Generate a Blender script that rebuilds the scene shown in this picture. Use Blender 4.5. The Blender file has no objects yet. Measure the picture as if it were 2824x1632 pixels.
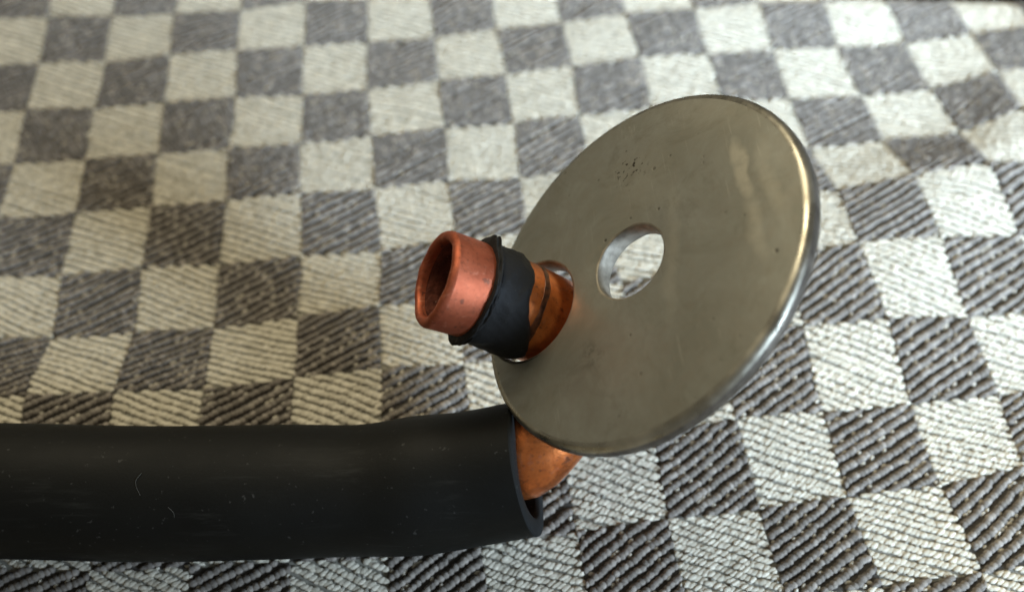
import bpy, math, random
import numpy as np
from mathutils import Vector, Matrix
from mathutils.geometry import delaunay_2d_cdt

random.seed(7)
rng = np.random.default_rng(11)
S = bpy.context.scene
COL = S.collection

# ------------------------------------------------------------------ camera
cam_data = bpy.data.cameras.new("camera")
cam = bpy.data.objects.new("camera", cam_data)
COL.objects.link(cam)
CAM = Vector((0.011300, -0.105818, 0.121347))
ROT = Matrix(((0.999806, 0.012080, 0.015570),
              (0.0, 0.790086, -0.612995),
              (-0.019707, 0.612876, 0.789933)))
cam.matrix_world = Matrix.Translation(CAM) @ ROT.to_4x4()
cam_data.lens = 5.1                       # a phone camera
cam_data.sensor_fit = 'HORIZONTAL'
cam_data.sensor_width = 5.1 * 2824 / 2933
cam_data.clip_start = 0.005
cam_data.clip_end = 20
cam_data.dof.use_dof = True
cam_data.dof.focus_distance = 0.1190
cam_data.dof.aperture_fstop = 2.1
S.camera = cam

# ------------------------------------------------------------------ light
world = bpy.data.worlds.new("World")
S.world = world
world.use_nodes = True
bg = world.node_tree.nodes["Background"]
bg.inputs[0].default_value = (1.0, 0.93, 0.76, 1)
bg.inputs[1].default_value = 0.17

def area_lamp(name, loc, target, sx, sy, power, col, spread=180):
    l = bpy.data.lights.new(name, 'AREA')
    l.shape = 'RECTANGLE'; l.size = sx; l.size_y = sy
    l.energy = power; l.color = col; l.spread = math.radians(spread)
    o = bpy.data.objects.new(name, l); COL.objects.link(o)
    o.location = loc
    o.rotation_euler = (Vector(target) - Vector(loc)).to_track_quat('-Z', 'Y').to_euler()
    return o
area_lamp("window_light", (0.40, -0.20, 0.130), (0.188, 0.012, 0.0), 0.26, 0.17, 1.15, (0.62, 0.79, 1.0), 42)
area_lamp("room_light", (-0.25, 0.60, 1.10), (0.0, 0.0, 0.0), 0.7, 0.7, 11.3, (1.0, 0.885, 0.64))

vs = S.view_settings
vs.view_transform = 'Standard'; vs.look = 'None'; vs.exposure = 0.0; vs.gamma = 1.0
vs.use_curve_mapping = False
S.cycles.use_denoising = True
S.cycles.max_bounces = 8

# ------------------------------------------------------------------ helpers
def tag(o, label=None, cat=None, group=None, kind=None):
    if label: o["label"] = label
    if cat: o["category"] = cat
    if group: o["group"] = group
    if kind: o["kind"] = kind
    return o

def mesh_obj(name, V, Fq, mats, parent=None, smooth=True, mat_idx=None, attrs=None):
    """V (n,3) array, Fq list/array of faces (constant or mixed size)"""
    me = bpy.data.meshes.new(name)
    V = np.asarray(V, dtype=np.float32)
    if isinstance(Fq, np.ndarray):
        n, k = Fq.shape
        me.vertices.add(len(V)); me.vertices.foreach_set("co", V.ravel())
        me.loops.add(n * k); me.loops.foreach_set("vertex_index", Fq.astype(np.int32).ravel())
        me.polygons.add(n)
        me.polygons.foreach_set("loop_start", np.arange(0, n * k, k, dtype=np.int32))
        me.update(calc_edges=True)
    else:
        me.from_pydata([tuple(map(float, v)) for v in V], [], [tuple(int(i) for i in f) for f in Fq])
    for m in (mats if isinstance(mats, (list, tuple)) else [mats]):
        me.materials.append(m)
    if mat_idx is not None:
        me.polygons.foreach_set("material_index", np.asarray(mat_idx, dtype=np.int32))
    me.polygons.foreach_set("use_smooth", np.full(len(me.polygons), smooth, dtype=bool))
    for nm, arr in (attrs or {}).items():
        a = me.attributes.new(nm, 'FLOAT', 'POINT')
        a.data.foreach_set("value", np.asarray(arr, dtype=np.float32))
    me.update()
    o = bpy.data.objects.new(name, me)
    COL.objects.link(o)
    if parent: o.parent = parent
    return o

def empty(name, loc):
    o = bpy.data.objects.new(name, None); COL.objects.link(o)
    o.location = loc; o.empty_display_size = 0.005
    return o

class Mat:
    """tiny node-graph helper"""
    def __init__(self, name):
        self.m = bpy.data.materials.new(name); self.m.use_nodes = True
        self.t = self.m.node_tree; self.b = self.t.nodes["Principled BSDF"]
        self.co = self.t.nodes.new("ShaderNodeTexCoord")
    def n(self, typ, **kw):
        nd = self.t.nodes.new(typ)
        for k, v in kw.items():
            if k in nd.inputs.keys(): self.set(nd.inputs[k], v)
            else: setattr(nd, k, v)
        return nd
    def set(self, sock, v):
        if isinstance(v, bpy.types.NodeSocket): self.t.links.new(v, sock)
        else: sock.default_value = v
    def noise(self, scale, detail=4, rough=0.55, vec=None, dist=0.0):
        nd = self.n("ShaderNodeTexNoise")
        nd.inputs["Scale"].default_value = scale; nd.inputs["Detail"].default_value = detail
        nd.inputs["Roughness"].default_value = rough; nd.inputs["Distortion"].default_value = dist
        self.t.links.new(vec or self.co.outputs["Object"], nd.inputs["Vector"])
        return nd.outputs["Fac"]
    def ramp(self, fac, a, b, lo=0.0, hi=1.0):
        nd = self.n("ShaderNodeMapRange"); nd.clamp = True
        self.set(nd.inputs["Value"], fac)
        nd.inputs["From Min"].default_value = a; nd.inputs["From Max"].default_value = b
        nd.inputs["To Min"].default_value = lo; nd.inputs["To Max"].default_value = hi
        return nd.outputs["Result"]
    def math(self, op, a, b=0.0):
        nd = self.n("ShaderNodeMath", operation=op)
        self.set(nd.inputs[0], a); self.set(nd.inputs[1], b)
        return nd.outputs[0]
    def mix(self, fac, a, b, blend='MIX'):
        nd = self.n("ShaderNodeMix", data_type='RGBA', blend_type=blend)
        self.set(nd.inputs[0], fac)
        for s, v in ((nd.inputs[6], a), (nd.inputs[7], b)):
            if isinstance(v, tuple) and len(v) == 3: v = (*v, 1)
            self.set(s, v)
        return nd.outputs[2]
    def attr(self, name):
        nd = self.n("ShaderNodeAttribute"); nd.attribute_name = name
        return nd.outputs["Fac"]
    def bump(self, h, strength, dist):
        nd = self.n("ShaderNodeBump"); nd.inputs["Strength"].default_value = strength
        nd.inputs["Distance"].default_value = dist
        self.t.links.new(h, nd.inputs["Height"]); self.t.links.new(nd.outputs[0], self.b.inputs["Normal"])
    def out(self, **kw):
        for k, v in kw.items():
            k = k.replace("_", " ")
            if isinstance(v, tuple) and len(v) == 3: v = (*v, 1)
            self.set(self.b.inputs[k], v)
        return self.m

# ------------------------------------------------------------------ materials
def yarn_material(name, lo, hi, scale=2200):
    M = Mat(name)
    f = M.math('MULTIPLY_ADD', M.noise(scale, 3), 0.55)
    tone = M.attr("tone")
    nd = M.n("ShaderNodeMath", operation='ADD'); M.set(nd.inputs[0], M.ramp(M.noise(scale, 3), 0.3, 0.7, 0, 0.45)); M.set(nd.inputs[1], M.math('MULTIPLY', tone, 0.55))
    c = M.mix(nd.outputs[0], lo, hi)
    M.bump(M.noise(6000, 3), 0.35, 0.0002)
    return M.out(Base_Color=c, Roughness=0.9, Specular_IOR_Level=0.08)
M_GREY = yarn_material("grey_yarn", (0.100, 0.089, 0.076), (0.34, 0.305, 0.260))
M_CREAM = yarn_material("cream_yarn", (0.42, 0.387, 0.302), (0.71, 0.665, 0.545))
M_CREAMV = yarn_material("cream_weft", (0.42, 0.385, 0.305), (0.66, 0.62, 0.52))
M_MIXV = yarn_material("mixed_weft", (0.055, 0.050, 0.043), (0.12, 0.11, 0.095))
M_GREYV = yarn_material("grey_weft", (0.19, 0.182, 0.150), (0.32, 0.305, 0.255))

def dark_floor():
    M = Mat("navy_fabric")
    return M.out(Base_Color=M.mix(M.noise(60), (0.012, 0.018, 0.030), (0.03, 0.04, 0.06)), Roughness=0.9)
M_NAVY = dark_floor()

def wood():
    M = Mat("table_wood")
    return M.out(Base_Color=M.mix(M.noise(40), (0.05, 0.03, 0.02), (0.10, 0.06, 0.035)), Roughness=0.6)
M_WOOD = wood()

# ------------------------------------------------------------------ tablecloth
# corner points of the woven checks (GX, GY in 0.1 mm, GZ in 0.01 mm);
# first index runs along the cloth (check columns -3..19), second across it (rows -3..13)
GX = [
    [-1279, -1265, -1252, -1239, -1226, -1213, -1201, -1190, -1179, -1169, -1158, -1148, -1138, -1128, -1118, -1108, -1098],
    [-1160, -1146, -1132, -1119, -1106, -1094, -1082, -1070, -1059, -1049, -1039, -1029, -1018, -1008, -998, -988, -978],
    [-1041, -1027, -1013, -999, -987, -974, -962, -951, -940, -929, -919, -909, -899, -888, -878, -868, -859],
    [-922, -908, -894, -880, -867, -855, -843, -831, -820, -810, -800, -790, -779, -769, -758, -748, -739],
    [-803, -789, -775, -761, -749, -736, -724, -711, -701, -690, -681, -671, -660, -649, -638, -628, -619],
    [-685, -671, -658, -644, -631, -619, -607, -593, -583, -569, -564, -552, -539, -528, -518, -508, -499],
    [-566, -554, -541, -530, -516, -504, -490, -479, -465, -453, -445, -432, -419, -409, -398, -388, -378],
    [-448, -436, -424, -412, -400, -386, -375, -362, -347, -335, -325, -313, -301, -289, -279, -268, -257],
    [-331, -319, -306, -294, -281, -269, -256, -241, -226, -215, -207, -195, -183, -171, -159, -148, -137],
    [-213, -202, -190, -177, -168, -156, -142, -125, -111, -101, -91, -78, -64, -52, -40, -28, -16],
    [-96, -85, -74, -63, -51, -36, -25, -11, 2, 13, 25, 38, 52, 65, 78, 92, 105],
    [22, 32, 42, 51, 59, 77, 90, 102, 116, 129, 141, 154, 169, 182, 197, 211, 225],
    [139, 149, 158, 167, 179, 194, 204, 218, 232, 245, 258, 269, 282, 299, 315, 330, 345],
    [257, 267, 276, 286, 296, 312, 322, 335, 349, 363, 375, 385, 399, 417, 433, 449, 465],
    [374, 384, 395, 405, 417, 428, 438, 452, 467, 481, 493, 503, 514, 535, 552, 568, 584],
    [492, 502, 513, 525, 536, 545, 554, 570, 586, 600, 612, 620, 633, 653, 670, 686, 703],
    [609, 621, 632, 643, 655, 664, 678, 691, 705, 716, 726, 738, 748, 768, 787, 805, 822],
    [728, 739, 750, 760, 770, 783, 795, 810, 822, 834, 844, 856, 869, 886, 904, 922, 940],
    [846, 857, 868, 878, 889, 902, 913, 918, 935, 950, 962, 975, 989, 1005, 1023, 1041, 1058],
    [964, 975, 986, 997, 1008, 1020, 1030, 1038, 1052, 1066, 1080, 1094, 1109, 1125, 1142, 1159, 1176],
    [1082, 1093, 1105, 1116, 1127, 1138, 1148, 1158, 1171, 1184, 1198, 1213, 1228, 1244, 1261, 1278, 1295],
    [1200, 1212, 1223, 1234, 1245, 1256, 1267, 1278, 1290, 1303, 1317, 1332, 1347, 1363, 1379, 1396, 1413],
    [1319, 1331, 1342, 1353, 1364, 1375, 1386, 1397, 1409, 1422, 1436, 1451, 1466, 1482, 1498, 1515, 1532],
]
GY = [
    [860, 741, 621, 502, 383, 264, 145, 26, -94, -213, -333, -452, -571, -691, -810, -929, -1048],
    [869, 750, 631, 512, 393, 273, 154, 35, -85, -205, -324, -444, -563, -683, -802, -922, -1042],
    [879, 760, 641, 521, 402, 282, 162, 43, -77, -196, -316, -436, -555, -675, -795, -915, -1035],
    [888, 769, 650, 531, 410, 290, 170, 51, -69, -188, -308, -427, -548, -668, -789, -909, -1030],
    [896, 777, 658, 540, 418, 298, 176, 58, -64, -182, -298, -418, -540, -662, -784, -904, -1024],
    [904, 784, 665, 546, 424, 303, 183, 64, -61, -179, -286, -410, -535, -658, -779, -899, -1019],
    [912, 792, 672, 551, 433, 313, 193, 72, -52, -172, -281, -405, -533, -655, -775, -894, -1014],
    [920, 801, 681, 560, 442, 321, 200, 81, -44, -164, -276, -399, -528, -649, -769, -888, -1007],
    [930, 810, 691, 573, 451, 330, 210, 92, -33, -149, -262, -390, -519, -642, -761, -880, -998],
    [941, 821, 701, 581, 460, 339, 221, 102, -22, -135, -251, -380, -512, -632, -750, -868, -987],
    [952, 833, 712, 592, 472, 355, 234, 113, -7, -123, -241, -368, -495, -617, -736, -854, -973],
    [965, 845, 725, 605, 485, 365, 245, 122, 5, -113, -233, -356, -479, -600, -719, -838, -957],
    [978, 858, 739, 619, 499, 380, 257, 137, 19, -100, -220, -341, -464, -582, -701, -820, -940],
    [992, 872, 753, 634, 515, 394, 273, 153, 35, -84, -203, -325, -450, -563, -683, -803, -923],
    [1005, 886, 767, 648, 528, 406, 286, 167, 50, -66, -185, -314, -435, -553, -669, -787, -906],
    [1020, 900, 781, 661, 541, 419, 298, 178, 67, -48, -174, -301, -419, -536, -653, -771, -889],
    [1034, 914, 794, 674, 553, 430, 307, 190, 86, -35, -165, -290, -398, -516, -635, -754, -873],
    [1048, 929, 809, 688, 567, 445, 324, 205, 103, -29, -151, -269, -383, -500, -619, -738, -856],
    [1063, 943, 823, 703, 583, 462, 348, 238, 117, -9, -131, -250, -367, -485, -603, -721, -840],
    [1078, 959, 839, 719, 600, 483, 368, 252, 132, 10, -111, -231, -350, -468, -587, -705, -824],
    [1094, 974, 855, 736, 618, 501, 384, 266, 146, 26, -94, -213, -333, -452, -570, -689, -807],
    [1109, 990, 871, 753, 635, 517, 399, 280, 161, 42, -77, -197, -316, -435, -554, -672, -791],
    [1125, 1006, 888, 769, 651, 532, 413, 294, 175, 57, -62, -180, -299, -418, -537, -656, -775],
]
GZ = [
    [204, 178, 154, 133, 117, 107, 100, 97, 98, 105, 120, 146, 185, 233, 287, 342, 398],
    [192, 163, 134, 106, 80, 60, 50, 51, 63, 82, 106, 137, 171, 206, 237, 266, 294],
    [179, 148, 115, 79, 44, 14, -1, 4, 27, 60, 95, 130, 160, 178, 186, 189, 190],
    [163, 130, 96, 56, 7, -31, -53, -42, -12, 36, 89, 132, 151, 146, 129, 108, 87],
    [143, 108, 73, 34, -36, -66, -99, -76, -60, -1, 102, 146, 137, 104, 65, 26, -13],
    [124, 81, 38, -11, -73, -95, -105, -96, -109, -61, 146, 157, 104, 48, -4, -55, -105],
    [105, 58, 8, -35, -36, -63, -69, -62, -98, -53, 129, 128, 45, -16, -73, -131, -187],
    [88, 46, 5, -30, -30, -64, -66, -41, -91, -45, 96, 95, 7, -69, -135, -196, -255],
    [79, 45, 18, 5, -41, -72, -63, -37, -87, -5, 124, 78, -26, -114, -183, -245, -305],
    [80, 49, 18, -18, -50, -64, -48, -44, -72, 44, 125, 54, -72, -148, -214, -276, -338],
    [85, 55, 23, -12, -32, -6, -16, -35, -21, 52, 100, 32, -72, -156, -226, -290, -352],
    [89, 66, 41, 19, 7, -3, -20, -49, -2, 45, 56, 6, -76, -153, -222, -287, -351],
    [89, 77, 66, 54, 41, 45, -12, -13, 23, 54, 49, -4, -92, -148, -209, -274, -337],
    [83, 83, 84, 85, 84, 58, 18, 22, 60, 96, 84, 3, -111, -139, -198, -257, -315],
    [70, 77, 85, 89, 76, 27, 5, 29, 104, 168, 137, -24, -133, -167, -198, -240, -287],
    [47, 53, 60, 62, 48, -19, -41, 0, 161, 240, 128, -56, -135, -158, -189, -223, -259],
    [11, 12, 10, 1, -24, -76, -95, 1, 258, 237, 51, -103, -117, -144, -174, -203, -233],
    [-40, -44, -52, -68, -93, -113, -77, 24, 304, 151, 34, -59, -98, -126, -153, -180, -208],
    [-107, -109, -112, -119, -120, -92, 24, 176, 234, 157, 68, -4, -56, -93, -124, -153, -181],
    [-188, -174, -160, -140, -103, -30, 82, 182, 199, 165, 107, 48, -5, -49, -86, -120, -153],
    [-275, -235, -192, -140, -71, 15, 104, 166, 184, 172, 139, 95, 47, 1, -42, -82, -121],
    [-366, -290, -212, -129, -42, 42, 111, 157, 178, 180, 165, 136, 97, 53, 6, -40, -87],
    [-456, -342, -228, -117, -18, 61, 117, 153, 176, 188, 189, 174, 145, 104, 56, 3, -51],
]
I0, J0 = -3, -3
GRID = np.stack([np.array(GX) * 1e-4, np.array(GY) * 1e-4, np.array(GZ) * 1e-5], axis=-1).astype(float)
CELL = 0.012

def extend(g, n, axis, end):
    """continue the sheet flat past the last row of checks"""
    for _ in range(n):
        a = np.take(g, -1 if end else 0, axis=axis); b = np.take(g, -2 if end else 1, axis=axis)
        c = a + (a - b)
        c[:, 2] = a[:, 2] * 0.85 + (a - b)[:, 2] * 0.3
        c = np.expand_dims(c, axis)
        g = np.concatenate([g, c] if end else [c, g], axis=axis)
    return g
PAD = 8
GRID = extend(GRID, PAD, 0, True); GRID = extend(GRID, PAD, 0, False)
GRID = extend(GRID, PAD, 1, True); GRID = extend(GRID, 3, 1, False)
I0 -= PAD; J0 -= 3
# the cloth falls away over the table's far edge
for a in range(GRID.shape[0]):
    for b in range(GRID.shape[1]):
        i, j = a + I0, b + J0
        d = (0.67 + 0.20 * (i - 11.8)) - j
        if d > 0:
            GRID[a, b, 2] -= CELL * 0.75 * d ** 1.6 / (1 + 0.10 * d)
            GRID[a, b, 1] -= CELL * 0.28 * d ** 1.3
NI, NJ = GRID.shape[:2]
# vertex normals
gi = np.gradient(GRID, axis=0); gj = np.gradient(GRID, axis=1)
GN = np.cross(gj, gi); GN /= np.linalg.norm(GN, axis=-1, keepdims=True)
GN *= np.sign(GN[..., 2:3] + 1e-9)

def cr(t):
    return np.stack([-0.5*t + t*t - 0.5*t**3, 1 - 2.5*t*t + 1.5*t**3,
                     0.5*t + 2*t*t - 1.5*t**3, -0.5*t*t + 0.5*t**3], -1)

def cloth_point(u, v, w):
    """u, v in checks, w = height above the sheet in metres"""
    a = np.clip(u - I0, 0.0, NI - 1.001); b = np.clip(v - J0, 0.0, NJ - 1.001)
    ia = a.astype(int); ib = b.astype(int); ta = a - ia; tb = b - ib
    wa, wb = cr(ta), cr(tb)
    P = np.zeros(u.shape + (3,))
    for k in range(4):
        for l in range(4):
            P += GRID[np.clip(ia + k - 1, 0, NI-1), np.clip(ib + l - 1, 0, NJ-1)] * (wa[..., k] * wb[..., l])[..., None]
    N = (GN[ia, ib] * ((1-ta)*(1-tb))[..., None] + GN[ia+1, ib] * (ta*(1-tb))[..., None]
         + GN[ia, ib+1] * ((1-ta)*tb)[..., None] + GN[ia+1, ib+1] * (ta*tb)[..., None])
    return P + N * w[..., None]

def dome(segs, phis):
    V = []
    for ph in phis:
        for k in range(segs):
            th = 2*math.pi*k/segs
            V.append((math.cos(ph)*math.cos(th), math.cos(ph)*math.sin(th), math.sin(ph)))
    V.append((0, 0, 1))
    F = []
    for r in range(len(phis)-1):
        for k in range(segs):
            a, b = r*segs+k, r*segs+(k+1) % segs
            F += [(a, b, b+segs), (a, b+segs, a+segs)]
    r = len(phis)-1
    for k in range(segs):
        F.append((r*segs+k, r*segs+(k+1) % segs, len(V)-1))
    return np.array(V), np.array(F)
DOME8 = dome(8, [math.radians(-25), math.radians(18), math.radians(52)])
DOME6 = dome(6, [math.radians(-10), math.radians(40)])

def stitches(c, ang, a, b, h, w0, tone, tmpl):
    """c (n,2) centres in checks; returns uvw (n,k,3)"""
    T, F = tmpl
    x = T[None, :, 0]*a[:, None]; y = T[None, :, 1]*b[:, None]
    ca, sa = np.cos(ang)[:, None], np.sin(ang)[:, None]
    U = c[:, None, 0] + x*ca - y*sa
    Vv = c[:, None, 1] + x*sa + y*ca
    Wd = w0[:, None] + T[None, :, 2]*h[:, None]
    n, k = len(c), len(T)
    faces = (F[None] + (np.arange(n)*k)[:, None, None]).reshape(-1, 3)
    return U.ravel(), Vv.ravel(), Wd.ravel(), faces, np.repeat(tone, k)

def cord_centres(slope, pitch_v, step, jit, lo=0.0, hi=1.0, phase=0.0, half=0.0):
    """points along parallel diagonal cords v = v0 + slope*u inside one check"""
    out, tag_ = [], []
    L = math.hypot(1, slope)
    n0 = int(-2/pitch_v)
    for k in range(n0, -n0+12):
        v0 = (k + phase)*pitch_v
        v0 += rng.normal(0, 0.05)*pitch_v
        off = rng.random()*step
        e0, e1 = abs(rng.normal(0, 0.011)), abs(rng.normal(0, 0.011))
        m = int(1.05/(step/L))+2
        for q in range(m):
            u = (q*step+off)/L - 0.02
            v = v0 + slope*u
            if lo-0.012+e0 <= u <= hi+0.012-e1 and lo-0.010+e1*0.6 <= v <= hi+0.010-e0*0.6:
                out.append((u, v)); tag_.append(k)
    return np.array(out), np.array(tag_)

def wave(u, v):
    return 0.018*np.sin(1.7*u+0.6*v) + 0.013*np.sin(2.9*v-1.1*u) + 0.006*np.sin(7.3*u+4.1*v) + 0.004*np.sin(13.7*v-9.1*u)

cloth_sheet_v, cloth_f, cloth_m = [], [], []
SUB = 4
def sheet(i_a, i_b, j_a, j_b, inner):
    us = np.linspace(i_a, i_b, (i_b-i_a)*SUB+1); vs_ = np.linspace(j_a, j_b, (j_b-j_a)*SUB+1)
    U, V = np.meshgrid(us, vs_, indexing='ij')
    P = cloth_point(U.ravel(), V.ravel(), np.full(U.size, -0.00012))
    nv = len(vs_)
    f, m = [], []
    for a in range(len(us)-1):
        for b in range(nv-1):
            f.append((a*nv+b, (a+1)*nv+b, (a+1)*nv+b+1, a*nv+b+1))
            i = i_a + a//SUB; j = j_a + b//SUB
            dark = (i + j) % 2 == 1
            yarned = CI[0] <= i < CI[1] and CJ[0] <= j < CJ[1]
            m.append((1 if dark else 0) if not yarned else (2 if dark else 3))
    return P, np.array(f), m
CI, CJ = (-2, 17), (-1, 11)          # checks woven stitch by stitch
P, f, m = sheet(I0+1, I0+NI-2, J0+1, J0+NJ-2, True)
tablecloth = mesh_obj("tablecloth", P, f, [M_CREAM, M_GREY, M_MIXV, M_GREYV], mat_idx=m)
tag(tablecloth, "cream and grey checked woven tablecloth with raised diagonal cords", "tablecloth", kind="structure")

n_checks = 0
for i in range(*CI):
    for j in range(*CJ):
        dark = (i + j) % 2 == 1
        parts = []
        if dark:
            slope = -0.53 + rng.normal(0, 0.015); ang0 = math.atan(slope)
            pv = 1/7.8
            c, k = cord_centres(slope, pv, 0.060, 0.0, phase=rng.random())
            n = len(c)
            c = c + rng.normal(0, 0.004, c.shape)
            parts.append((stitches(c, ang0 + 0.50 + rng.normal(0, 0.13, n), np.full(n, 0.048)*rng.uniform(0.9, 1.12, n),
                                   np.full(n, 0.044)*rng.uniform(0.9, 1.1, n), np.full(n, 0.00046)*rng.uniform(0.8, 1.15, n),
                                   np.full(n, 0.00004), 0.15 + 0.95*rng.random(n)**2.2, DOME8), 0))
            # pale weft showing between the cords
            off = np.array([0.0, pv*0.5])
            c2 = c + off + rng.normal(0, 0.004, c.shape)
            ok = (c2[:, 1] < 1.0) & (rng.random(n) < 0.22)
            c2 = c2[ok]; n2 = len(c2)
            if n2:
                parts.append((stitches(c2, ang0 + rng.normal(0, 0.3, n2), np.full(n2, 0.034)*rng.uniform(0.7, 1.3, n2), np.full(n2, 0.021),
                                       np.full(n2, 0.00030)*rng.uniform(0.6, 1.3, n2), np.full(n2, -0.00008), rng.random(n2), DOME6), 1))
            mats = [M_GREY, M_CREAMV]
        else:
            slope = 0.50 + rng.normal(0, 0.015); ang0 = math.atan(slope)
            pv = 1/9.6
            c, k = cord_centres(slope, pv, 0.052, 0.0, phase=rng.random())
            n = len(c)
            c = c + rng.normal(0, 0.004, c.shape)
            parts.append((stitches(c, np.full(n, -0.06) + rng.normal(0, 0.16, n), np.full(n, 0.058)*rng.uniform(0.9, 1.12, n),
                                   np.full(n, 0.035)*rng.uniform(0.85, 1.15, n), np.full(n, 0.00026)*rng.uniform(0.7, 1.2, n),
                                   np.full(n, 0.00002), rng.random(n), DOME8), 0))
            # grey weft picks peeping through
            ok = rng.random(n) < 0.10
            c2 = c[ok] + np.array([0.0, pv*0.5]); c2 = c2[c2[:, 1] < 0.99]; n2 = len(c2)
            if n2:
                parts.append((stitches(c2, ang0 + rng.normal(0, 0.2, n2), np.full(n2, 0.034)*rng.uniform(0.6, 1.3, n2), np.full(n2, 0.020),
                                       np.full(n2, 0.00024), np.full(n2, 0.00002), rng.random(n2), DOME6), 1))
            mats = [M_CREAM, M_GREYV]
        U, V, Wd, F, T, MI = [], [], [], [], [], []
        base = 0
        for (pu, pvv, pw, pf, pt), mi in parts:
            U.append(pu); V.append(pvv); Wd.append(pw); F.append(pf+base); T.append(pt)
            MI.append(np.full(len(pf), mi)); base += len(pu)
        U = np.concatenate(U); V = np.concatenate(V); Wd = np.concatenate(Wd)
        U = np.clip(U, -0.004, 1.004); V = np.clip(V, -0.004, 1.004)
        Pw = cloth_point(i + U + wave(i+U, j+V), j + V + wave(j+V+4, i+U), Wd)
        o = mesh_obj("grey_check" if dark else "cream_check", Pw, np.concatenate(F), mats, tablecloth,
                     mat_idx=np.concatenate(MI), attrs={"tone": np.concatenate(T)})
        n_checks += 1

# table under the cloth and the dark floor behind it
def box(name, lo, hi, mat, kind):
    x0, y0, z0 = lo; x1, y1, z1 = hi
    V = [(x0,y0,z0),(x1,y0,z0),(x1,y1,z0),(x0,y1,z0),(x0,y0,z1),(x1,y0,z1),(x1,y1,z1),(x0,y1,z1)]
    F = [(0,3,2,1),(4,5,6,7),(0,1,5,4),(1,2,6,5),(2,3,7,6),(3,0,4,7)]
    return tag(mesh_obj(name, V, F, mat, smooth=False), kind=kind)
box("table_top", (-0.26, -0.22, -0.030), (0.30, 0.040, -0.0085), M_WOOD, "structure")
box("floor", (-2.5, -2.0, -0.76), (2.5, 3.0, -0.72), M_NAVY, "structure")

# ------------------------------------------------------------------ washer
DN = Vector((-0.6598, -0.0298, 0.7508)).normalized()      # face normal
DC = Vector((0.0221, -0.0326, 0.0330))                    # centre of the face
DR = 0.02145
TH = 0.0026
DU = Vector((-0.0451, 0.999, 0.0)); DU = (DU - DN*DU.dot(DN)).normalized()
DW = DN.cross(DU)
if DW.dot(Vector((-0.75, -0.034, -0.66))) < 0:
    DU, DW = DU, DW
R1 = 0.206*DR
R2 = 0.290*DR
H2L = (0.0397*DR, DW.dot(Vector((-0.75, -0.0339, -0.6605)))*0.6548*DR)
WM = Matrix((DU, DW, DN)).transposed().to_4x4(); WM.translation = DC
HOLE = WM @ Vector((H2L[0], H2L[1], 0))
PDIR = Vector((-0.8150, -0.0353, 0.5784)).normalized()

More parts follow.
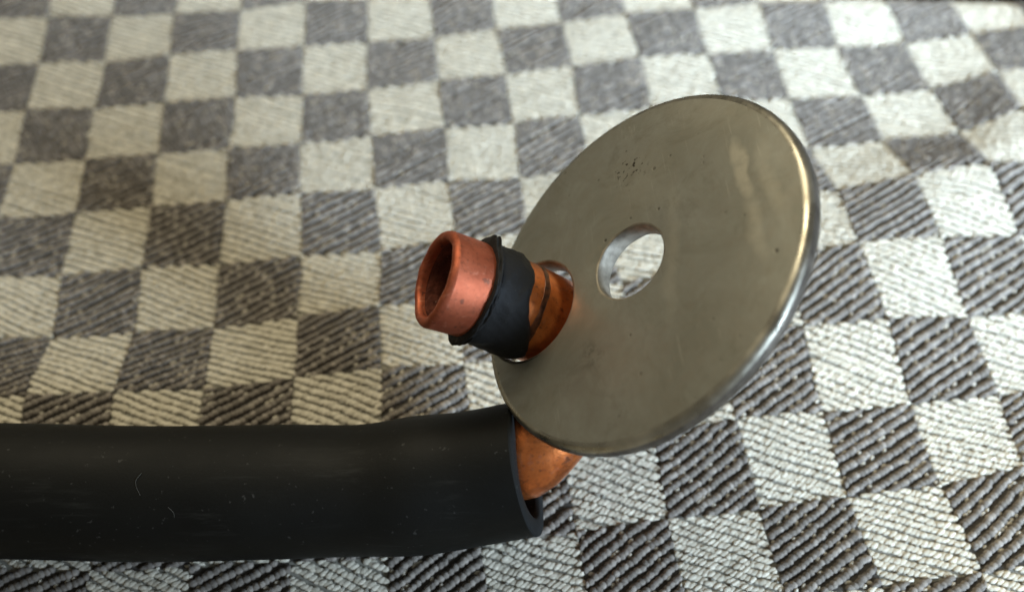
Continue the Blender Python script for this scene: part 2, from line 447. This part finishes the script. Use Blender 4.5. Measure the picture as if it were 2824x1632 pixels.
def metal():
    M = Mat("tarnished_nickel")
    big = M.noise(95, 5, 0.6, dist=0.6)
    fine = M.noise(900, 4, 0.6)
    c = M.mix(M.ramp(big, 0.35, 0.68), (0.265, 0.264, 0.222), (0.44, 0.440, 0.384))
    c = M.mix(M.ramp(M.noise(210, 5, 0.65, dist=1.0), 0.38, 0.66, 0, 0.40), c, (0.27, 0.252, 0.205))
    c = M.mix(M.ramp(fine, 0.45, 0.75, 0, 0.35), c, (0.33, 0.30, 0.24))
    # dark pits
    pit = M.n("ShaderNodeTexVoronoi"); pit.inputs["Scale"].default_value = 420
    M.t.links.new(M.co.outputs["Object"], pit.inputs["Vector"])
    pitm = M.math('MULTIPLY', M.ramp(M.math('ADD', pit.outputs["Distance"], M.math('MULTIPLY', M.noise(420, 1), 0.16)), 0.13, 0.19, 1, 0), M.ramp(M.noise(260, 2), 0.50, 0.60))
    c = M.mix(M.math('MULTIPLY', pitm, 0.75), c, (0.05, 0.042, 0.03))
    # soft-edged ellipses of a paler, slightly smoother tone
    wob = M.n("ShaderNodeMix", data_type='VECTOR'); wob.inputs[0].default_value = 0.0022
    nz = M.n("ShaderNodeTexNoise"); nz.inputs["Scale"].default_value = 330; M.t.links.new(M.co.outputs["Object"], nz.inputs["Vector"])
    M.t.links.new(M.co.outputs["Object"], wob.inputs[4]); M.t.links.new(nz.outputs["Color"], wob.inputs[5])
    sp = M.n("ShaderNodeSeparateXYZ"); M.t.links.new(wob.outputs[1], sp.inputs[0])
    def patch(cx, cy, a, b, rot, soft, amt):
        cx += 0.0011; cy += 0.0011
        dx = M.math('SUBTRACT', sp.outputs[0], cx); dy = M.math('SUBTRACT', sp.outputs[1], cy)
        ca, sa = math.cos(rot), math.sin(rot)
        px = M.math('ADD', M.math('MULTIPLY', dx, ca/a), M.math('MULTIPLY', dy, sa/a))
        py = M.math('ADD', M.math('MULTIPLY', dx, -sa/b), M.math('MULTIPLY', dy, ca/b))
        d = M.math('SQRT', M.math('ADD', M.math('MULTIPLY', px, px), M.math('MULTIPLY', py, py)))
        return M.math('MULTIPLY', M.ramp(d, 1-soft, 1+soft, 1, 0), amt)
    pale_mask = patch(0.0032, -0.0150, 0.0040, 0.00085, 0.0, 0.30, 0.55)
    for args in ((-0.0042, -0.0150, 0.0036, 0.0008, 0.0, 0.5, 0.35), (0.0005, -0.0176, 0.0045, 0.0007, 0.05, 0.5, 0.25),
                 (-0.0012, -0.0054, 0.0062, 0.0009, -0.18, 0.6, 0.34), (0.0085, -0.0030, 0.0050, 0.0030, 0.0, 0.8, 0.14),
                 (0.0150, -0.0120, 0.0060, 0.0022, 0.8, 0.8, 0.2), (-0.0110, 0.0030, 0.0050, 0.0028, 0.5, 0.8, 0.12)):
        pale_mask = M.math('MAXIMUM', pale_mask, patch(*args))
    pale_mask = M.math('MULTIPLY', pale_mask, M.ramp(M.noise(600, 3), 0.30, 0.55, 0.55, 1.0))
    c = M.mix(pale_mask, c, (0.66, 0.62, 0.50))
    # cluster of deeper pits
    clus = M.math('MULTIPLY', patch(0.0123, -0.0019, 0.0022, 0.0018, 0.3, 0.5, 1.0), M.ramp(M.noise(1700, 2), 0.60, 0.66))
    grime = M.math('MULTIPLY', patch(-0.0092, 0.0065, 0.0016, 0.0011, 0.3, 0.8, 1.0), M.ramp(M.noise(1100, 3), 0.45, 0.6))
    c = M.mix(M.math('MAXIMUM', clus, M.math('MULTIPLY', grime, 0.4)), c, (0.045, 0.038, 0.028))
    r = M.ramp(big, 0.3, 0.7, 0.56, 0.42)
    # fine handling scratches in two directions
    scr = None
    for ang, th in ((0.5, 0.665), (-0.75, 0.685), (1.3, 0.69)):
        mp = M.n("ShaderNodeMapping"); mp.inputs["Rotation"].default_value = (0, 0, ang); mp.inputs["Scale"].default_value = (0.035, 1.0, 1.0)
        M.t.links.new(M.co.outputs["Object"], mp.inputs["Vector"])
        s_ = M.ramp(M.noise(2600, 2, 0.5, vec=mp.outputs[0]), th, th+0.03)
        scr = s_ if scr is None else M.math('MAXIMUM', scr, s_)
    scr = M.math('MULTIPLY', scr, M.ramp(M.noise(150, 2), 0.45, 0.65))
    c = M.mix(M.math('MULTIPLY', scr, 0.30), c, (0.60, 0.58, 0.50))
    stain = M.ramp(M.noise(130, 6, 0.7, dist=2.0), 0.54, 0.70, 0, 0.32)
    c = M.mix(stain, c, (0.17, 0.155, 0.105))
    M.bump(M.math('SUBTRACT', M.math('MULTIPLY', fine, 0.3), M.math('MULTIPLY', pitm, 2.0)), 0.18, 0.0001)
    return M.out(Base_Color=c, Metallic=0.88, Roughness=M.math('SUBTRACT', r, M.math('MULTIPLY', pale_mask, 0.05)))
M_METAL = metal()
def edge_metal(name="dull_cut_edge", rgh=0.38, lo=(0.085, 0.073, 0.060), hi=(0.17, 0.150, 0.125)):
    M = Mat(name)
    c = M.mix(M.ramp(M.noise(500, 4), 0.35, 0.65), lo, hi)
    M.bump(M.noise(1400, 3), 0.3, 0.0001)
    return M.out(Base_Color=c, Metallic=0.7, Roughness=rgh)
M_EDGE = edge_metal()
M_HOLE = edge_metal("drilled_edge", 0.6, (0.19, 0.17, 0.135), (0.36, 0.33, 0.27))
def bevel_metal():
    M = Mat("polished_bevel")
    c = M.mix(M.ramp(M.noise(300, 4), 0.35, 0.65), (0.30, 0.28, 0.225), (0.50, 0.475, 0.39))
    M.bump(M.noise(900, 3), 0.12, 0.0001)
    return M.out(Base_Color=c, Metallic=0.95, Roughness=M.ramp(M.noise(400, 3), 0.35, 0.65, 0.20, 0.42))
M_BEVEL = bevel_metal()

def circle(cx, cy, r, n):
    return [(cx + r*math.cos(2*math.pi*k/n), cy + r*math.sin(2*math.pi*k/n)) for k in range(n)]
NB, NS = 160, 72
RB = 0.00095          # rounding of the outer edge
HB = 0.00032          # rounding at the holes

def plate(z, flip, rb, hb):
    loops = [circle(0, 0, DR-rb, NB), circle(0, 0, R1+hb, NS), circle(H2L[0], H2L[1], R2+hb, NS)]
    pts, edges = [], []
    for lp in loops:
        b = len(pts); pts += lp
        edges += [(b+k, b+(k+1) % len(lp)) for k in range(len(lp))]
    st = DR/14
    for a in range(-15, 16):
        for b in range(-15, 16):
            x = a*st + (b % 2)*st/2; y = b*st*0.866
            d0 = math.hypot(x, y); d2 = math.hypot(x-H2L[0], y-H2L[1])
            if d0 < DR-rb-st*0.5 and d0 > R1+st*0.45 and d2 > R2+st*0.45: pts.append((x, y))
    vo, _, fo, *_ = delaunay_2d_cdt([Vector(p) for p in pts], edges, [], 0, 1e-9)
    F = []
    for f_ in fo:
        cx = sum(vo[i].x for i in f_)/len(f_); cy = sum(vo[i].y for i in f_)/len(f_)
        if math.hypot(cx, cy) < R1+hb*0.5 or math.hypot(cx-H2L[0], cy-H2L[1]) < R2+hb*0.5 or math.hypot(cx, cy) > DR: continue
        F.append(tuple(f_) if not flip else tuple(reversed(f_)))
    dome = lambda r: (-0.00058*max(0.0, (r/DR-0.55)/0.45)**2 - 0.00016*math.exp(-((r-R1-hb)/0.0011)**2)) * (0 if flip else 1)
    return [(v.x, v.y, z + dome(math.hypot(v.x, v.y))) for v in vo], F

def ring(profile, cx, cy, n, wob=None):
    """profile = (radius, z) list; closed round"""
    V = []
    for (r, z) in profile:
        for k in range(n):
            t = 2*math.pi*k/n
            dr = wob(t, z) if wob else 0
            V.append((cx + (r+dr)*math.cos(t), cy + (r+dr)*math.sin(t), z))
    F = [(q*n+k, q*n+(k+1) % n, (q+1)*n+(k+1) % n, (q+1)*n+k) for q in range(len(profile)-1) for k in range(n)]
    return V, F

washer = empty("metal_washer", DC)
washer.matrix_world = WM
tag(washer, "tarnished round metal washer with two holes, one threaded on the copper pipe", "washer")
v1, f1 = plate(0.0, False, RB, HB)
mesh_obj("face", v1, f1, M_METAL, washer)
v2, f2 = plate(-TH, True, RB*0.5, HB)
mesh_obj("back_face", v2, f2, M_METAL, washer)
q = [math.radians(a) for a in (90, 75, 60, 45, 30, 15, 0)]
prof = [(DR-RB+RB*math.cos(a), -RB+RB*math.sin(a)-0.00047) for a in q]
prof += [(DR, -TH+RB*0.5)] + [(DR-RB*0.5+RB*0.5*math.cos(a), -TH+RB*0.5+RB*0.5*math.sin(a)) for a in [math.radians(b) for b in (-22, -45, -68, -90)]]
v3, f3 = ring(prof[:6], 0, 0, NB)
mesh_obj("rim_bevel", v3, [tuple(reversed(f_)) for f_ in f3], M_BEVEL, washer)
v3, f3 = ring(prof[5:], 0, 0, NB)
mesh_obj("rim", v3, [tuple(reversed(f_)) for f_ in f3], M_EDGE, washer)
def hole_prof(r):
    p = [(r+HB-HB*math.sin(a), -HB+HB*math.cos(a)) for a in [math.radians(b) for b in (0, 30, 60, 90)]]
    p += [(r-0.00006, -TH*0.4), (r+0.00003, -TH*0.55), (r, -TH+HB), (r+HB*0.5, -TH+HB*0.2), (r+HB, -TH)]
    return p
rough = lambda t, z: (0.00004*math.sin(9*t+z*9000) + 0.00003*math.sin(23*t-z*7000)) if -TH*0.9 < z < -HB*1.2 else 0.0
v4, f4 = ring([(r, z - 0.00016*max(0.0, 1+z/HB)) for r, z in hole_prof(R1)], 0, 0, NS, rough)
mesh_obj("centre_hole_wall", v4, f4, M_HOLE, washer)
v5, f5 = ring(hole_prof(R2), H2L[0], H2L[1], NS, rough)
mesh_obj("pipe_hole_wall", v5, f5, M_HOLE, washer)

# ------------------------------------------------------------------ hose
def frames(path, up=Vector((0.1, 0.2, 1))):
    T = []
    n = len(path)
    for k in range(n):
        T.append((path[min(k+1, n-1)] - path[max(k-1, 0)]).normalized())
    N = [(up - T[0]*up.dot(T[0])).normalized()]
    for k in range(1, n):
        v = N[-1] - T[k]*N[-1].dot(T[k]); N.append(v.normalized())
    return T, N, [T[k].cross(N[k]) for k in range(n)]

def sweep(path, radii, n=64, flip=False, rad_fn=None):
    T, N, B = frames(path)
    V = []
    for k, p in enumerate(path):
        for a in range(n):
            t = 2*math.pi*a/n
            r = radii[k]
            off = N[k]*math.cos(t) + B[k]*math.sin(t)
            sh = 0.0
            if rad_fn:
                r, sh = rad_fn(k, t, r)
            V.append(p + off*r + T[k]*sh)
    F = []
    for k in range(len(path)-1):
        for a in range(n):
            f_ = (k*n+a, k*n+(a+1) % n, (k+1)*n+(a+1) % n, (k+1)*n+a)
            F.append(f_[::-1] if flip else f_)
    return V, F

def spline(pts, per=10):
    P = [Vector(p) for p in pts]
    P = [P[0]*2-P[1]] + P + [P[-1]*2-P[-2]]
    out = []
    for k in range(1, len(P)-2):
        for s in range(per):
            t = s/per; w = cr(np.array(t))
            out.append(P[k-1]*w[0] + P[k]*w[1] + P[k+1]*w[2] + P[k+2]*w[3])
    out.append(P[-2].copy())
    return out

def rubber(name, col=(0.0032, 0.0033, 0.0027), hi=(0.0070, 0.0070, 0.0056), rough=0.56, bmp=0.12, spec=0.15):
    M = Mat(name)
    big = M.noise(120, 4); fine = M.noise(3000, 3)
    c = M.mix(big, col, hi)
    dust = M.math('MULTIPLY', M.ramp(M.noise(1500, 2), 0.69, 0.76), 0.32)
    c = M.mix(dust, c, (0.09, 0.088, 0.08))
    mp = M.n("ShaderNodeMapping"); mp.inputs["Scale"].default_value = (0.12, 1.0, 1.0)
    M.t.links.new(M.co.outputs["Object"], mp.inputs["Vector"])
    scuff = M.math('MULTIPLY', M.ramp(M.noise(900, 4, 0.7, vec=mp.outputs[0]), 0.55, 0.75), M.ramp(M.noise(90, 2), 0.45, 0.65, 0, 0.5))
    c = M.mix(scuff, c, (0.030, 0.030, 0.026))
    M.bump(M.math('ADD', M.math('MULTIPLY', fine, 0.4), M.noise(350, 3)), bmp, 0.0003)
    return M.out(Base_Color=c, Roughness=M.ramp(big, 0.3, 0.7, rough, rough+0.12), Specular_IOR_Level=spec)
M_RUBBER = rubber("black_rubber")
M_TAPE = rubber("black_tape_rubber", (0.009, 0.0092, 0.0094), (0.022, 0.022, 0.022), 0.55, 0.45, 0.16)

HR, HRI = 0.00785, 0.0057
hose_path = spline([(-0.120, -0.0451, 0.0090), (-0.085, -0.0458, 0.0088), (-0.052, -0.0466, 0.0086), (-0.030, -0.0470, 0.0084),
                    (-0.0129, -0.0470, 0.0084), (-0.0050, -0.0469, 0.0089), (0.0025, -0.0467, 0.0102), (0.0107, -0.0463, 0.0122)], 10)
def hose_r(k, t, r):
    x = hose_path[k].x
    return r*(1 + 0.012*math.sin(60*x+2*t) + 0.008*math.sin(3*t+130*x) + 0.040*math.exp(-((x+0.0015)/0.0042)**2)*(1+0.5*math.cos(t)) + 0.006*math.sin(210*x+t) - 0.016*math.exp(-((x+0.010)/0.004)**2)), 0.0
v, f = sweep(hose_path, [HR]*len(hose_path), 72, rad_fn=hose_r)
hose = mesh_obj("rubber_hose", v, [g[::-1] for g in f], M_RUBBER)
tag(hose, "thick black rubber hose lying across the checked cloth", "hose")
# cut end: rounded annulus, and the bore inside it
T, N, B = frames(hose_path)
def end_ring(profile, n=72):
    V = []
    for (r, s) in profile:
        for a in range(n):
            t = 2*math.pi*a/n
            x = hose_path[-1].x
            k = 1 + 0.012*math.sin(60*x+2*t) + 0.008*math.sin(3*t+130*x)
            V.append(hose_path[-1] + (N[-1]*math.cos(t)+B[-1]*math.sin(t))*(r*k) + T[-1]*(s + 0.00012*math.sin(3*t+1)*(1 if s > 0 else 0)))
    F = [(q*n+a, q*n+(a+1) % n, (q+1)*n+(a+1) % n, (q+1)*n+a) for q in range(len(profile)-1) for a in range(n)]
    return V, F
v, f = end_ring([(HR, 0.0), (HR-0.00004, 0.00015), (HR-0.00025, 0.00030), (HRI+0.00025, 0.00032), (HRI+0.00005, 0.00015), (HRI, -0.0003)])
mesh_obj("cut_end", v, [g[::-1] for g in f], rubber("cut_rubber", (0.010, 0.0105, 0.010), (0.022, 0.0225, 0.022), 0.85, 0.3, 0.06), hose)
v, f = end_ring([(HRI, -0.0003), (HRI, -0.006), (HRI, -0.02)])
mesh_obj("bore", v, [g[::-1] for g in f], M_RUBBER, hose)

# ------------------------------------------------------------------ copper pipe
def copper(name, tarnish):
    M = Mat(name)
    big = M.noise(260, 4, 0.6, dist=0.5); fine = M.noise(1800, 4, 0.65)
    ax = M.attr("along")                       # 0 at the washer, 1 at the open end
    fresh = M.mix(M.ramp(big, 0.3, 0.7), (0.30, 0.072, 0.034), (0.52, 0.150, 0.076))
    old = M.mix(M.ramp(big, 0.32, 0.66), (0.50, 0.125, 0.030), (0.80, 0.255, 0.075))
    e = M.ramp(ax, 0.45, 0.62)
    c = M.mix(e, old, fresh)
    c = M.mix(M.ramp(fine, 0.52, 0.72, 0, 0.65), c, (0.17, 0.058, 0.032))
    c = M.mix(M.ramp(M.noise(480, 5, 0.7, dist=1.5), 0.55, 0.68, 0, 0.5), c, (0.62, 0.27, 0.17))
    c = M.mix(M.math('MULTIPLY', M.ramp(M.noise(700, 3, vec=None), 0.66, 0.72), 0.6), c, (0.10, 0.05, 0.035))
    M.bump(M.math('ADD', M.math('MULTIPLY', fine, 0.3), big), 0.25, 0.00025)
    return M.out(Base_Color=c, Metallic=0.85, Roughness=M.ramp(e, 0, 1, 0.27, 0.58))
M_COPPER = copper("copper", 0.0)
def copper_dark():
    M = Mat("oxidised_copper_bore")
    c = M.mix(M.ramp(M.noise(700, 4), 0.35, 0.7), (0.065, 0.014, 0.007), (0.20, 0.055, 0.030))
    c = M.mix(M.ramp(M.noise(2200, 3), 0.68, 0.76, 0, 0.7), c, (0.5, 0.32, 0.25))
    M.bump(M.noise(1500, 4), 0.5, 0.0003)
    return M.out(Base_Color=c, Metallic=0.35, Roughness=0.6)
M_BORE = copper_dark()

PIPE_L = 0.0132
PR = 0.00545
he = hose_path[-1] + Vector((0.0, 0.0008, 0.0011))
tin = Vector((0.75, 0.50, 0.45)).normalized()
def bez(p0, p1, p2, p3, n):
    out = []
    for k in range(n+1):
        t = k/n
        out.append(p0*(1-t)**3 + p1*3*(1-t)**2*t + p2*3*(1-t)*t*t + p3*t**3)
    return out
ctr = HOLE - DN*(TH*0.5) + Vector((-0.00022, -0.00010, -0.00008))
hdir = (hose_path[-1]-hose_path[-3]).normalized()
path = [he - hdir*0.009 + Vector((0, -0.0009, -0.0020)), he - hdir*0.005 + Vector((0, -0.0005, -0.0009)), he - hdir*0.0018 + Vector((0, 0, -0.0002))]
path += bez(he, he + tin*0.006, ctr - PDIR*0.011, ctr, 36)
nb = len(path)
n_out = 30
tip = ctr + PDIR*PIPE_L
side = Vector((0, 0, 1)); side = (side - PDIR*side.dot(PDIR)).normalized()
for k in range(1, n_out+1):
    t = k/n_out
    path.append(ctr + PDIR*PIPE_L*t + side*0.0004*math.sin(math.pi*t))
def arc(k):  # 0..1 beyond the washer
    return (k-(nb-1))/n_out if k >= nb-1 else 0.0
radii = []
for k in range(len(path)):
    if k < nb:
        t = max(0, min(1, (k-3)/(nb-4)))
        radii.append(0.0047 + (PR-0.0047)*t)
    else:
        s = arc(k)
        radii.append(PR*(1 + 0.02*max(0, (s-0.6)/0.4)))
def pipe_r(k, t, r):
    s = arc(k)
    # kink of the hand-bent elbow, hammered outer end
    if k < nb:
        u = (k-3)/(nb-4)
        w = math.exp(-((u-0.25)/0.16)**2)
        r = r*(1 - 0.07*w*math.cos(2*t+0.4))
    e = max(0.0, (s-0.6)/0.4)
    r = r*(1 + (0.006-0.002*e)*math.sin(3*t+5*s+1) + 0.003*math.sin(5*t-7*s) + 0.003*e*math.sin(9*t+11*s) + 0.0015*e*math.sin(17*t-20*s))
    return r, 0.0
v, f = sweep(path, radii, 72, rad_fn=pipe_r)
al = [arc(k) for k in range(len(path)) for _ in range(72)]
pipe = empty("copper_pipe", hose_path[-1])
tag(pipe, "short bent copper pipe stub running from the black hose up through the washer", "pipe")
def keep(o):
    o.parent = pipe; o.matrix_parent_inverse = Matrix.Translation(-hose_path[-1]); return o
wall = keep(mesh_obj("pipe_wall", v, [g[::-1] for g in f], M_COPPER, attrs={"along": al}))
# rolled lip at the open end
T, N, B = frames(path)
def lip(profile, n=72):
    V = []
    k = len(path)-1
    for (r, s) in profile:
        for a in range(n):
            t = 2*math.pi*a/n
            rr, _ = pipe_r(k, t, r)
            wob = 0.00012*math.sin(2*t+0.7) + 0.00003*math.sin(5*t) + 0.00003*math.sin(11*t+2)
            V.append(path[k] + (N[k]*math.cos(t)+B[k]*math.sin(t))*rr + T[k]*(s + (wob if s > 0 else 0)))
    F = [(q*n+a, q*n+(a+1) % n, (q+1)*n+(a+1) % n, (q+1)*n+a) for q in range(len(profile)-1) for a in range(n)]
    return V, F
RT = radii[-1]
v, f = lip([(RT, 0), (RT-0.00006, 0.00025), (RT-0.00030, 0.00055), (RT-0.00055, 0.00066), (RT-0.00090, 0.00064), (RT-0.00112, 0.00046), (RT-0.00120, 0.0001), (RT-0.00122, -0.0004)])
keep(mesh_obj("lip", v, [g[::-1] for g in f], M_COPPER, attrs={"along": [1.0]*len(v)}))
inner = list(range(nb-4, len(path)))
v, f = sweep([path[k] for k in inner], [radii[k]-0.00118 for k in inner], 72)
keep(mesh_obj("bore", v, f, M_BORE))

def cloth_noise(t, ph):
    return sum(math.sin(m*t+ph*m*1.7+m)/m**0.75 for m in (2, 3, 5, 7, 11, 16, 23, 31))

down = Vector((-0.012, -0.79, -0.613))
TD = math.atan2(B[-1].dot(down), N[-1].dot(down))       # angle round the pipe that faces the cloth

def jacket(name, s0, s1, thick, amp0, amp1, mat, ph, taper=0.5, skew=0.0, dip=0.0, flap=0.0):
    """a thin torn sleeve round the pipe between fractions s0..s1 of its outer length"""
    n, m = 144, 16
    V = []
    for q in range(m+1):
        fr = q/m
        for a in range(n):
            t = 2*math.pi*a/n
            low = max(0.0, math.cos(t-TD))**1.5
            e0 = max(0.02, s0 + amp0*cloth_noise(t, ph) + skew*math.sin(t+0.5) - dip*low); e1 = s1 + amp1*cloth_noise(t, ph+1.3) + skew*math.sin(t+0.5)
            e1 = max(e1, e0+0.004)
            s = e0 + (e1-e0)*fr
            d = max(0.0, s)*n_out; k0 = int(d); k1 = min(k0+1, n_out); w = d-k0
            ka, kb = nb-1+k0, nb-1+k1
            p = path[ka]*(1-w) + path[kb]*w
            r, _ = pipe_r(ka, t, radii[ka]*(1-w)+radii[kb]*w)
            edge = min(1.0, min(fr, 1-fr)*m/1.5)
            th = thick*edge*(1 + 0.18*math.sin(5*t+9*fr+ph) + 0.12*math.sin(3*t-14*fr+2*ph) + 0.08*math.sin(13*t+21*fr) + 0.06*math.sin(29*t-17*fr)) - (0.00012 if edge == 0 else 0)
            if fr > 0.55: th *= 1 - (fr-0.55)*taper
            th += flap*edge*(math.exp(-((math.remainder(t-TD-2.75, 2*math.pi))/0.16)**2) + 0.7*math.exp(-((math.remainder(t-TD+0.3, 2*math.pi))/0.22)**2))
            V.append(p + (N[ka]*math.cos(t)+B[ka]*math.sin(t))*(r+th))
    F = [(q*n+a, (q+1)*n+a, (q+1)*n+(a+1) % n, q*n+(a+1) % n) for q in range(m) for a in range(n)]
    return keep(mesh_obj(name, V, [g[::-1] for g in F], mat))
jk = jacket("rubber_jacket", 0.35, 0.68, 0.00040, 0.020, 0.006, M_TAPE, 0.4, dip=0.30)
jacket("torn_edge", 0.640, 0.700, 0.00062, 0.006, 0.010, M_TAPE, 2.1, taper=0.2, flap=0.0006)
M_RES = Mat("burnt_residue")
M_RES = M_RES.out(Base_Color=M_RES.mix(M_RES.ramp(M_RES.noise(900, 4), 0.4, 0.62), (0.035, 0.016, 0.012), (0.16, 0.055, 0.022)), Metallic=0.6, Roughness=0.34)
jacket("residue_band", 0.17, 0.235, 0.00006, 0.012, 0.012, M_RES, 4.2, skew=0.03)

# ------------------------------------------------------------------ lint on the hose
M_LINT = Mat("white_lint").out(Base_Color=(0.06, 0.06, 0.053), Roughness=0.9)
def lint(px_pts, label):
    pts = []
    for (x, a) in px_pts:                       # a = angle round the hose from its top towards the camera
        k = min(range(len(hose_path)), key=lambda q: abs(hose_path[q].x-x))
        c = hose_path[k].copy(); c.x = x
        r, _ = hose_r(k, 0, HR); r += 0.00006
        pts.append(c + Vector((0, -math.sin(a)*r, math.cos(a)*r)))
    v, f = sweep(spline(pts, 6), [0.000028]*(6*(len(pts)-1)+1), 6)
    o = mesh_obj("lint_fibre", v, [g[::-1] for g in f], M_LINT)
    tag(o, label, "lint")
lint([(-0.0322, 0.20), (-0.0327, 0.30), (-0.0326, 0.40), (-0.0321, 0.52)], "faint short curved lint hair on the black hose top")
lint([(-0.0290, 0.68), (-0.0284, 0.76), (-0.0284, 0.86), (-0.0290, 0.98)], "brighter hooked lint hair lower on the side of the black hose")
